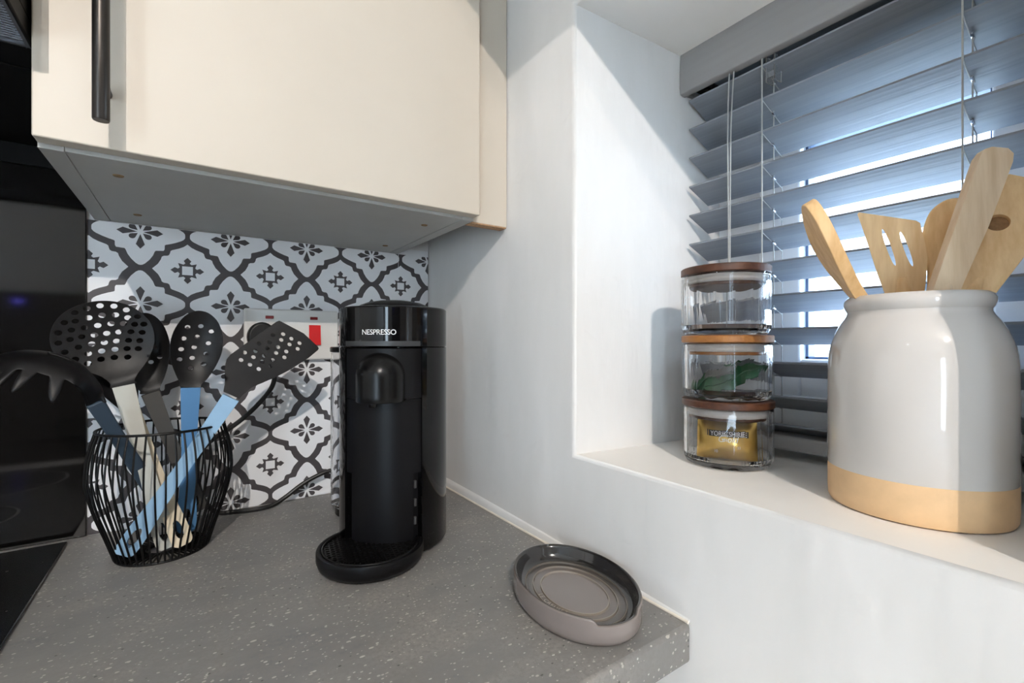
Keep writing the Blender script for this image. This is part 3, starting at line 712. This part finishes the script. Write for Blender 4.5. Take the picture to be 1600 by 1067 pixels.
# pasta server: hooked shell with tines
ps = thing('pasta_server', 'black pasta server with a slate blue handle hanging over the hob', 'utensil', (-.4153, -.0631, .0060), 0, 'silicone handled kitchen utensils')
ho = handle(ps, (-.4153, -.0631, .0060), (-.4901, -.1700, .2034), .0085, h_navy); ho.location = (.4153, .0631, -.0060)
def server():
    back = [(-0.4795,-0.1745,0.2017), (-0.4843,-0.1720,0.2202), (-0.4931,-0.1720,0.2352), (-0.5044,-0.1720,0.2486), (-0.5217,-0.1720,0.2583), (-0.5378,-0.1720,0.2620), (-0.5525,-0.1720,0.2614), (-0.5685,-0.1720,0.2562), (-0.5812,-0.1720,0.2459)]
    crest = [(-0.4870,-0.1655,0.2010), (-0.4898,-0.1830,0.2200), (-0.4946,-0.1900,0.2345), (-0.5040,-0.1900,0.2460), (-0.5192,-0.1900,0.2545), (-0.5339,-0.1900,0.2585), (-0.5481,-0.1900,0.2580), (-0.5637,-0.1900,0.2520), (-0.5752,-0.1900,0.2420)]
    front = [(-0.4955,-0.1710,0.1979), (-0.4977,-0.1860,0.2148), (-0.5003,-0.2060,0.2250), (-0.5069,-0.2060,0.2315), (-0.5216,-0.2060,0.2369), (-0.5349,-0.2060,0.2427), (-0.5478,-0.2060,0.2444), (-0.5603,-0.2060,0.2390), (-0.5716,-0.2060,0.2319)]
    n = 12
    A, B, C = spline(back, n), spline(crest, n), spline(front, n)
    m = len(A); rows = []
    for i in range(m):
        u = i / n                                            # in control points
        wave = 0.0
        for c, w in ((3.55, .30), (5.02, .33), (6.15, .33), (7.3, .30)):
            wave = max(wave, 1 - min(1, (abs(u - c) / w) ** 3.2) if abs(u - c) < w else 0)
        k = min(1, max(0, (u - 3.0) / .3))
        d = V3((-.0025 - .0085 * min(1, max(0, (u - 3.6) / 1.2)), -.0095, -.0260 + .0040 * min(1, max(0, (u - 3.6) / 1.2))))
        row = []
        for t in (0, .25, .5, .75): row.append(A[i].lerp(B[i], t) + V3((0, 0, .0012 * math.sin(PI * t))))
        for t in (0, .25, .5, .75): row.append(B[i].lerp(C[i], t) + V3((0, -.0016, .0016)) * math.sin(PI * t))
        row.append(C[i])
        for t in (.25, .5, .75, 1.0): row.append(C[i] + (d * t + V3((0, -.002 * math.sin(PI * t), 0))) * wave * k + V3((0, 0, -.00004)) * t)
        rows.append(row)
    w = len(rows[0]); v = [p + V3((.4153, .0631, -.0060)) for r in rows for p in r]; f = []
    for i in range(m - 1):
        for j in range(w - 1):
            if 3.25 * n < i < 4.35 * n and j == 2: continue    # long drain slot along the crown
            a = i * w + j; f.append([a, a + 1, a + w + 1, a + w])
    return v, f
hs2 = obj('head', server(), nylon, ps, sharp=80)
sm = hs2.modifiers.new('thickness', 'SOLIDIFY'); sm.thickness = .0030; sm.offset = 0
sm2 = hs2.modifiers.new('smooth', 'SUBSURF'); sm2.levels = 1; sm2.render_levels = 1

# ------------------------------------------------------------------ spoon rest
sr = thing('spoon_rest', 'taupe oval stoneware spoon rest with a dark glazed inside at the worktop edge', 'spoon rest', (-.0666, -.5143, 0.0), math.atan2(.176, .984) * -1)
srm = M('graded taupe glaze', rgb(128, 118, 113), 0.16, coat=0.7)
_g = srm.new('ShaderNodeTexCoord'); _sp = srm.new('ShaderNodeSeparateXYZ'); srm.l.new(_g.outputs['Object'], _sp.inputs[0])
_xx = srm.new('ShaderNodeMath', operation='MULTIPLY'); srm.l.new(_sp.outputs[0], _xx.inputs[0]); _xx.inputs[1].default_value = 1 / .0584
_yy = srm.new('ShaderNodeMath', operation='MULTIPLY'); srm.l.new(_sp.outputs[1], _yy.inputs[0]); _yy.inputs[1].default_value = 1 / .0832
_cb = srm.new('ShaderNodeCombineXYZ'); srm.l.new(_xx.outputs[0], _cb.inputs[0]); srm.l.new(_yy.outputs[0], _cb.inputs[1])
_ln = srm.new('ShaderNodeVectorMath', operation='LENGTH'); srm.l.new(_cb.outputs[0], _ln.inputs[0])
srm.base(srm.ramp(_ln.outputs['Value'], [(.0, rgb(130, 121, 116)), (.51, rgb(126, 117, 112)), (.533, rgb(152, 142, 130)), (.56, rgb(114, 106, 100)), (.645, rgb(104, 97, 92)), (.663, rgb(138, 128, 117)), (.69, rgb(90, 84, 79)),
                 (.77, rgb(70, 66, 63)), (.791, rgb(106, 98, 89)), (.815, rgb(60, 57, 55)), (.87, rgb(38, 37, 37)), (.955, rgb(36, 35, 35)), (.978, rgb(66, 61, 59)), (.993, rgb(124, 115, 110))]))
AX, AY = .0584, .0832
spout_a = math.radians(-92)
def oval(prof, n=128):
    """Nested ovals (share of the outline, height); the rim dips at the spout."""
    v, f = [], []
    for q, z in prof:
        for k in range(n):
            a = 2 * PI * k / n
            da = (a - spout_a + PI) % (2 * PI) - PI
            s = min(1, max(0, (0.435 - abs(da)) / .07)); s = s * s * (3 - 2 * s)
            zz = z - s * max(0, (z - .012) / .0142) * .0052
            v.append((AX * q * math.cos(a), AY * q * math.sin(a), zz))
    m = len(prof)
    for i in range(m - 1):
        for k in range(n): f.append([i * n + k, i * n + (k + 1) % n, (i + 1) * n + (k + 1) % n, (i + 1) * n + k])
    return v, f, n, m
pv, pf, n, m = oval([(.80, .0), (.935, .0004), (.975, .0022), (.995, .006), (1.0, .012), (1.0, .0245)])
pf.append(list(range(n))[::-1])
obj('body', (pv, pf), taupe, sr, sharp=40)
iv, if_, n, m = oval([(1.0, .0245), (.99, .0258), (.972, .0262), (.952, .0255), (.938, .0235), (.915, .0165), (.885, .0125), (.850, .0107), (.803, .0101), (.797, .0115), (.785, .0115), (.777, .0099),
                     (.677, .0096), (.670, .0111), (.657, .0111), (.649, .0095), (.547, .0093), (.540, .0108), (.527, .0108), (.519, .0092), (.30, .0092)])
if_.append(list(range((m - 1) * n, m * n)))
io = obj('glazed_inside', (iv, if_), srm, sr, sharp=50); io['label'] = 'dark to taupe glazed inside with raised rings'
def on_plate(x, y):                              # lettering follows the inner ring on the room side
    a = math.radians(195) + x / .044; q = .645 - y / .062
    return V3((AX * q * math.cos(a), AY * q * math.sin(a), .0103))
tanl = M('tan raised lettering', rgb(146, 136, 122), 0.3).mottle(.04, 60)
obj('lettering', text_mesh('LE CREUSET', .0068, lambda x, y: on_plate(x, y), spacing=1.1), tanl, io)

# ------------------------------------------------------------------ blind
bl = thing('window_blind', 'grey venetian blind with tilted slats hanging in the window recess', 'blind', (0.2, -0.668, 0.69))
BO = (0.2, -0.668, 0.69)
Y0b, Y1b = -.866, -.4705
obj('valance', rel(([(x, y, z) for y in (Y0b - .003, Y1b + .0085) for x, z in [(.1905, .6300), (.1862, .6315), (.1848, .640), (.1850, .665), (.1870, .688), (.1905, .6935), (.1975, .6935), (.1975, .6300)]],
                    [list(range(8))[::-1], list(range(8, 16))] + [[i, (i + 1) % 8, 8 + (i + 1) % 8, 8 + i] for i in range(8)]), BO), valm, bl, 0.001)
obj('valance_return', rel(box(.1975, .235, Y1b + .002, Y1b + .0085, .632, .6925), BO), valm, bl, 0.001)
obj('headrail', rel(join(box(.199, .2445, Y0b, Y1b + .001, .6385, .6405), box(.199, .2005, Y0b, Y1b + .001, .6385, .682), box(.243, .2445, Y0b, Y1b + .001, .6385, .682)), BO), steel, bl)
obj('bracket', rel(join(box(.203, .242, Y1b - .030, Y1b - .004, .6362, .6384), box(.208, .214, Y1b - .022, Y1b - .016, .634, .6365), box(.226, .232, Y1b - .022, Y1b - .016, .634, .6365)), BO), blackm, bl)
fz, fxx, bz, bxx = 0.0, .197, -.0185, .2432
ty = Vector((bxx - fxx, bz - fz)).normalized(); nn = Vector((-ty.y, ty.x)) * .0014
sec = [(fxx + nn.x, fz + nn.y), (bxx + nn.x, bz + nn.y), (bxx + ty.x * .0012, bz + ty.y * .0012), (bxx - nn.x, bz - nn.y), (fxx - nn.x, fz - nn.y), (fxx - ty.x * .0012, fz - ty.y * .0012)]
sv = [(x - .22, y, z) for y in (Y0b, Y1b) for x, z in sec]; sn = len(sec)
slat_me = mesh_of('slat', [(x, y + .668, z) for x, y, z in sv], [list(range(sn))[::-1], list(range(sn, 2 * sn))] + [[i, (i + 1) % sn, sn + (i + 1) % sn, sn + i] for i in range(sn)], slatm)
SZ = [.6222 - .0417 * k for k in range(11)] + [.6222 - .0417 * 10 - .034]
for z in SZ:
    o = link(D.objects.new('slat', slat_me), bl); o.location = (.02, 0, z - .69)
obj('bottom_rail', rel(box(.194, .246, Y0b, Y1b, .1415, .1585), BO), valm, bl, 0.002)
STOP = mesh_of('cord_stop', *tube([(.0165, -.002, -.0125), (.0180, -.002, -.0135), (.0235, -.002, -.0155), (.0250, -.002, -.0160)], [.0008, .0017, .0017, .0008], 8), chrome)
for ly in (-.576, -.7616):
    parts = [tube([(fxx - .0022, ly, .1585), (fxx - .0022, ly, .64)], .00085, 6), tube([(bxx + .002, ly, .1585), (bxx + .002, ly, .64)], .0007, 6), tube([(.2200, ly - .002, .155), (.2200, ly - .002, .64)], .0007, 6)]
    for z in SZ:
        parts.append(tube([(fxx - .002, ly, z - .0028), (.22, ly, z - .0122), (bxx + .002, ly, z - .0212)], .00055, 5))
    lc = obj('ladder_cord', rel(join(*parts), BO), cordw, bl)
    for z in SZ:
        co = link(D.objects.new('cord_stop', STOP), lc); co.location = (.2 - .2, ly + .668, z - .69)
    obj('valance_clip', rel(join(box(.1985, .2150, ly - .014, ly - .0125, .600, .632), box(.1985, .2150, ly - .004, ly - .0025, .600, .632), box(.1985, .2000, ly - .0125, ly - .004, .604, .612), box(.205, .2065, ly - .0125, ly - .004, .618, .624)), BO), clipm, bl)
for dy in (0, .0062):
    obj('lift_cord', rel(tube(spline([(.199, -.5325 - dy, .640), (.1925, -.534 - dy, .628), (.1880, -.5345 - dy * .7, .55), (.1872, -.5360 - dy * .35, .42), (.1872, -.5365 - dy * .3, .24), (.1872, -.5370 - dy * .3, .19)], 6), .00085, 6), BO), cordw, bl)
obj('cord_tassel', rel(lathe([(0, .0), (.0045, .001), (.0042, .012), (.002, .026), (0, .027)], 16, (.1872, -.5378, .166)), BO), cordw, bl)

# ------------------------------------------------------------------ stacked glass jars
JX, JY = 0.1239, -0.5715
def jar_glass(z0, z1, r=.0490, n=16):
    th = .0026
    v, f = [], []
    def loop(rad, z, flute):
        i0 = len(v); st = 2 * PI / n
        for k in range(n):
            for q in (-.42, -.14, .14, .42):
                a = (k + q) * st; rr = rad
                if flute: rr = rad * math.cos(.42 * st) / math.cos(q * st)
                v.append((rr * math.cos(a), rr * math.sin(a), z))
        return list(range(i0, i0 + n * 4))
    L = [loop(r * .86, z0 + .0004, 0), loop(r * .93, z0 + .0018, 0), loop(r * .985, z0 + .0065, 1), loop(r, z0 + .011, 1), loop(r, z1 - .006, 1), loop(r * .995, z1 - .003, 0), loop(r * .985, z1, 0),
         loop(r - th * 1.3, z1, 0), loop(r - th, z1 - .002, 0), loop(r - th, z0 + .012, 0), loop(r - th - .003, z0 + .0075, 0), loop(r * .8, z0 + .0062, 0)]
    for A, B in zip(L, L[1:]):
        for k in range(n * 4): f.append([A[k], A[(k + 1) % (n * 4)], B[(k + 1) % (n * 4)], B[k]])
    f.append(L[0][::-1]); f.append(L[-1])
    return v, f
def jar(z0, z1, lidz, lmat, label, lid_r=.0500, off=(0, 0), turn=0.0):
    t = thing('glass_jar', label, 'jar', (JX + off[0], JY + off[1], z0), turn, 'stacked ribbed glass jars')
    obj('body', jar_glass(0, z1 - z0), glass, t, sharp=9.5)
    h = lidz - z1
    ld = obj('lid', lathe([(0, z1 - z0 + .0003), (lid_r - .001, z1 - z0 + .0003), (lid_r, z1 - z0 + .0012), (lid_r, z1 - z0 + h - .0012), (lid_r - .0012, z1 - z0 + h - .0002), (0, z1 - z0 + h - .0002)], 80), lmat, t)
    obj('plug', lathe([(0, z1 - z0 - .0135), (.0400, z1 - z0 - .0135), (.0412, z1 - z0 - .0125), (.0412, z1 - z0 + .0003), (0, z1 - z0 + .0003)], 64), lmat, ld)
    obj('seal_ring', lathe([(.0415, z1 - z0 - .010), (.0438, z1 - z0 - .0095), (.0448, z1 - z0 - .0075), (.0438, z1 - z0 - .0052), (.0448, z1 - z0 - .003), (.0438, z1 - z0 - .001), (.0415, z1 - z0 - .001)], 64), seal, ld)
    return t
j1 = jar(SILL + .0004, .1972, .2058, walnut, 'ribbed glass jar with a walnut lid holding a gold packet, bottom of the stack', turn=.3)
j2 = jar(.2060, .2712, .2800, acacia, 'ribbed glass jar with a light wood lid holding green leaf packets, middle of the stack', off=(-.0006, .0006), turn=1.2)
j3 = jar(.2802, .3500, .3592, walnut, 'empty ribbed glass jar with a walnut lid, top of the stack', lid_r=.0490, off=(-.0015, .0018), turn=2.1)
# gold foil packet in the bottom jar
gd = thing('tea_packet', 'gold foil tea packet with white and black lettering inside the bottom jar', 'packet', (JX, JY, SILL + .0068))
vd = V3((CAM.x - JX, CAM.y - JY, 0)).normalized(); ud = V3((-vd.y, vd.x, 0))
def pk(u, w, h): return ud * u + vd * w + V3((0, 0, h))
gv, gf = [], []
NX, NZ = 16, 10
for s in (1, -1):
    for i in range(NX + 1):
        for j in range(NZ + 1):
            u = -1 + 2 * i / NX; h = j / NZ
            fat = (1 - abs(u) ** 2.4) * (1 - abs(2 * h * .94 - .86) ** 2.2)
            gv.append(pk(u * .034 * (1 - .05 * h), s * (.0012 + .0125 * max(0, fat)) + .006, .0004 + h * .0435))
N1 = (NX + 1) * (NZ + 1)
for s in (0, 1):
    for i in range(NX):
        for j in range(NZ):
            A = s * N1 + i * (NZ + 1) + j; q = [A, A + NZ + 1, A + NZ + 2, A + 1]; gf.append(q if s == 0 else q[::-1])
for i in range(NX):
    a, b = i * (NZ + 1), (i + 1) * (NZ + 1); gf.append([a, b, b + N1, a + N1]); gf.append([a + NZ, b + NZ, b + NZ + N1, a + NZ + N1])
for j in range(NZ): gf.append([j, j + 1, j + 1 + N1, j + N1]); b = NX * (NZ + 1) + j; gf.append([b, b + 1, b + 1 + N1, b + N1])
pkb = obj('foil_pouch', (gv, gf), goldf, gd, sharp=60)
inkb = M('black ink band', rgb(40, 32, 24), 0.5).mottle(0.05, 90)
def pface(x, y):
    u = -x / .034; h = y / .0435
    fat = (1 - abs(u) ** 2.4) * (1 - abs(2 * h * .94 - .86) ** 2.2)
    return pk(x, .0012 + .0125 * max(0, fat) + .0069, .0004 + y)
SGN = 1 if ud.dot(RGT) > 0 else -1
def pf2(x, y): return pface(x * SGN, y)
bandv = [(-.021, .0268), (.021, .0268), (.021, .0335), (-.021, .0335)]
gb = [pf2(-.021 + .042 * i / 12, z) for i in range(13) for z in (.0268, .0335)]
obj('printed_band', ([p + vd * .0006 for p in gb], [[2 * i, 2 * i + 2, 2 * i + 3, 2 * i + 1] for i in range(12)]), inkb, pkb)
def ptext(s, size, x, y, mat, **k):
    v, f = text_mesh(s, size, lambda a, b: pf2(x + a, y + b) + vd * .0016, **k); return obj('lettering', (v, f), mat, pkb)
ptext('YORKSHIRE', .0074, 0, .0277, printm, spacing=.96); ptext('Gold', .0105, .001, .0212, printm, shear=.3)
ptext('10', .0052, -.0115, .0085, printm); ptext('33', .0046, .0130, .0140, printm)
for k in range(5): ptext('. . . . . . . . . . .', .0036, 0, .0172 - k * .0022, inkb)
# green foil leaves in the middle jar
for k, (dx, dy, dz, ang, tilt, ln, mt, nm) in enumerate([(-.003, -.012, .0085, .42, .5, .074, greenf, 'broad dark green foil leaf nearest the front of the middle jar'), (.002, .002, .0095, .62, .2, .070, greenf, 'second dark green foil leaf behind the front one in the middle jar'),
                                                    (.004, -.006, .0150, .30, -.3, .066, greyf, 'grey foil leaf crossing the green ones in the middle jar'), (-.002, .014, .0075, .55, .6, .064, greenf, 'dark green foil leaf at the back of the middle jar')]):
    lf = thing('tea_packet', nm, 'packet', (JX + dx, JY + dy, .2060 + dz))
    dirv = (ud * SGN) * math.cos(ang) + V3((0, 0, 1)) * math.sin(ang)
    nv = (vd * math.cos(tilt) + V3((0, 0, 1)) * math.sin(tilt)); nv = (nv - dirv * nv.dot(dirv)).normalized(); sd = dirv.cross(nv)
    pts = []
    tooth = [(0, 0), (.10, .12), (.20, .145), (.24, .105), (.40, .175), (.44, .13), (.60, .18), (.64, .13), (.80, .14), (.83, .09), (1.0, .0)]
    ol = [(w * ln * .95, (t - .5) * ln) for t, w in tooth] + [(-w * ln * .85, (t - .5) * ln) for t, w in tooth[-2:0:-1]]
    obj('leaf', plate(ol, [], (V3((0, 0, .018)), sd, dirv, nv), .0008, lambda u, v: -.10 * abs(u) ** 1.2 + .004 * math.sin(v * 130 + k), .005), mt, lf, sharp=50)
    obj('midrib', tube([V3((0, 0, .018)) + dirv * (t * ln) + nv * (.0012 + .004 * math.sin(t * ln * 130 + k)) for t in [-.45 + .1 * q for q in range(10)]], .0009, 6), mt, lf)

# ------------------------------------------------------------------ stoneware crock with wooden utensils
CX, CY = 0.1161, -0.7472
ck = thing('utensil_crock', 'white glazed stoneware crock with an unglazed buff base band on the sill', 'crock', (CX, CY, SILL + .0004))
obj('unglazed_band', lathe([(0, 0), (.058, 0), (.0608, .0008), (.0618, .003), (.0622, .010), (.0622, .0322), (.0600, .0322)], 96), buff, ck)
obj('glazed_body', lathe([(.0600, .0320), (.0622, .0321), (.0626, .0330), (.0626, .10), (.0624, .120), (.0614, .1315), (.0595, .1410), (.0565, .1500), (.0525, .1580), (.0492, .1630), (.0478, .1660), (.0477, .1680),
                          (.0490, .1700), (.0502, .1735), (.0503, .1765), (.0492, .1795), (.0470, .1814), (.0450, .1812), (.0435, .1795), (.0428, .176), (.0430, .168), (.0480, .158), (.0560, .140), (.0575, .12), (.0575, .008), (0, .008)], 96), crockw, ck)
def wooden(name, label, J, T, B, outline, holes, mat, thick, bend=None, turn=0.0, bev=.002, stem=.006):
    t = thing(name, label, 'utensil', B)
    fr = frame_of(J, T, turn)
    o = obj('head', plate(outline, holes, fr, thick, bend, .007), mat, t, bev, 3); o.location = -V3(B)
    s = obj('stem', tube([V3(B), V3(B) * .5 + V3(J) * .5, V3(J), V3(J) + fr[2] * .012], [stem, stem, stem, stem * .6], 14), mat, t); s.location = -V3(B)
    return t, o, fr
Wb = SILL + .0155
wooden('wooden_spoon', 'bamboo spoon seen edge on, leaning left out of the crock', (.0928, -.7192, .3050), (.0377, -.6960, .3897), (.1300, -.7560, Wb),
       smooth2(mmv([(-6, -12), (-7, 0), (-12, 20), (-21, 44), (-24, 66), (-19, 88), (-9, 102), (0, 105.5), (9, 102), (19, 88), (24, 66), (21, 44), (12, 20), (7, 0), (6, -12)]), 4), [], bamboo2, .0095,
       lambda u, v: .004 * math.sin(PI * max(0, v) / .093), math.radians(-77), .003)
wooden('slotted_spatula', 'bamboo spatula with two slots standing at the back of the crock', (.1371, -.7339, .3183), (.1265, -.7267, .3854), (.1240, -.7600, Wb),
       mmv([(-8, -25), (-12, -8), (-14, 4), (-16, 19), (-18, 40), (-20.5, 64), (-22.3, 78.5), (-21, 80), (17, 60), (19.5, 57), (20.2, 40), (20, 26), (17, 10), (14, -3), (8, -25)]),
       [ell(-4.5 * K, 42 * K, .0017, .018, 16, math.radians(7)), ell(7.3 * K, 37 * K, .0017, .0165, 16, math.radians(7))], bamboo, .0045)
wooden('wooden_spatula', 'pale beech spatula standing tallest in the front of the crock', (.1001, -.7691, .3112), (.1357, -.7936, .4297), (.0850, -.7520, Wb),
       mmv([(-9, -30), (-9.5, 0), (-10.5, 60), (-11, 112), (-9, 119), (-5, 122), (6, 124), (11, 121), (12.5, 114), (12, 60), (9, 10), (8, -30)]), [], beech, .0085, None, math.radians(30), .003)
t5, o5, fr5 = wooden('wooden_spatula', 'wide bamboo spatula with a dark round hole, rightmost in the crock', (.1242, -.7821, .3115), (.1550, -.8032, .3780), (.1050, -.7350, Wb),
       mmv([(-9, -30), (-15, -4), (-16.5, 30), (-18, 70), (-20, 103), (-17, 106), (-4, 104.5), (14, 96), (20, 86), (19, 60), (15.5, 30), (12.5, 4), (8, -30)]), [ell(-8 * K, 62 * K, .0072, .0074, 24)], bamboo, .006)
wooden('wooden_spoon', 'round bamboo spoon half hidden behind the pale beech spatula', (.1414, -.7551, .3149), (.1565, -.7594, .3970), (.1250, -.7350, Wb),
       smooth2(mmv([(-6, -25), (-6, 0), (-8, 22), (-13, 42), (-14, 58), (-11, 74), (-4, 83), (4, 86), (13, 83), (21, 72), (24, 56), (21, 40), (13, 22), (8, 0), (6, -25)]), 4), [], bamboo2, .005)

hp = obj('hole_plug', plate(ell(-8 * K, 62 * K, .0073, .0075, 24), [], fr5, .0018, lambda u, v: -.0018, .004), M('dark bamboo end grain', rgb(146, 112, 76), .7).mottle(.2, 300), t5); hp.location = -V3((.1050, -.7350, Wb)); hp['label'] = 'dark brown recess'
# ------------------------------------------------------------------ far side of the room (mirrored in the black glass)
fr_ = thing('fridge', 'tall black fridge with a small blue display across the room', 'fridge', (-0.98, YB + .32, ZF))
obj('body', box(-.36, .36, -.31, .26, .02, 1.47), blackm, fr_, .006)
for z0, z1 in ((.05, .62), (.63, 1.46)):
    dd = obj('door', box(-.36, .36, .262, .30, z0, z1), blackgl, fr_, .004)
    obj('handle', box(.30, .315, .30, .335, z0 + .1, z1 - .1), gun, dd, .003)
obj('display', box(-.224, -.190, .2995, .3015, 1.406, 1.418), led_m, fr_)
obj('plinth', box(-.35, .35, -.3, .28, 0, .02), blackm, fr_)
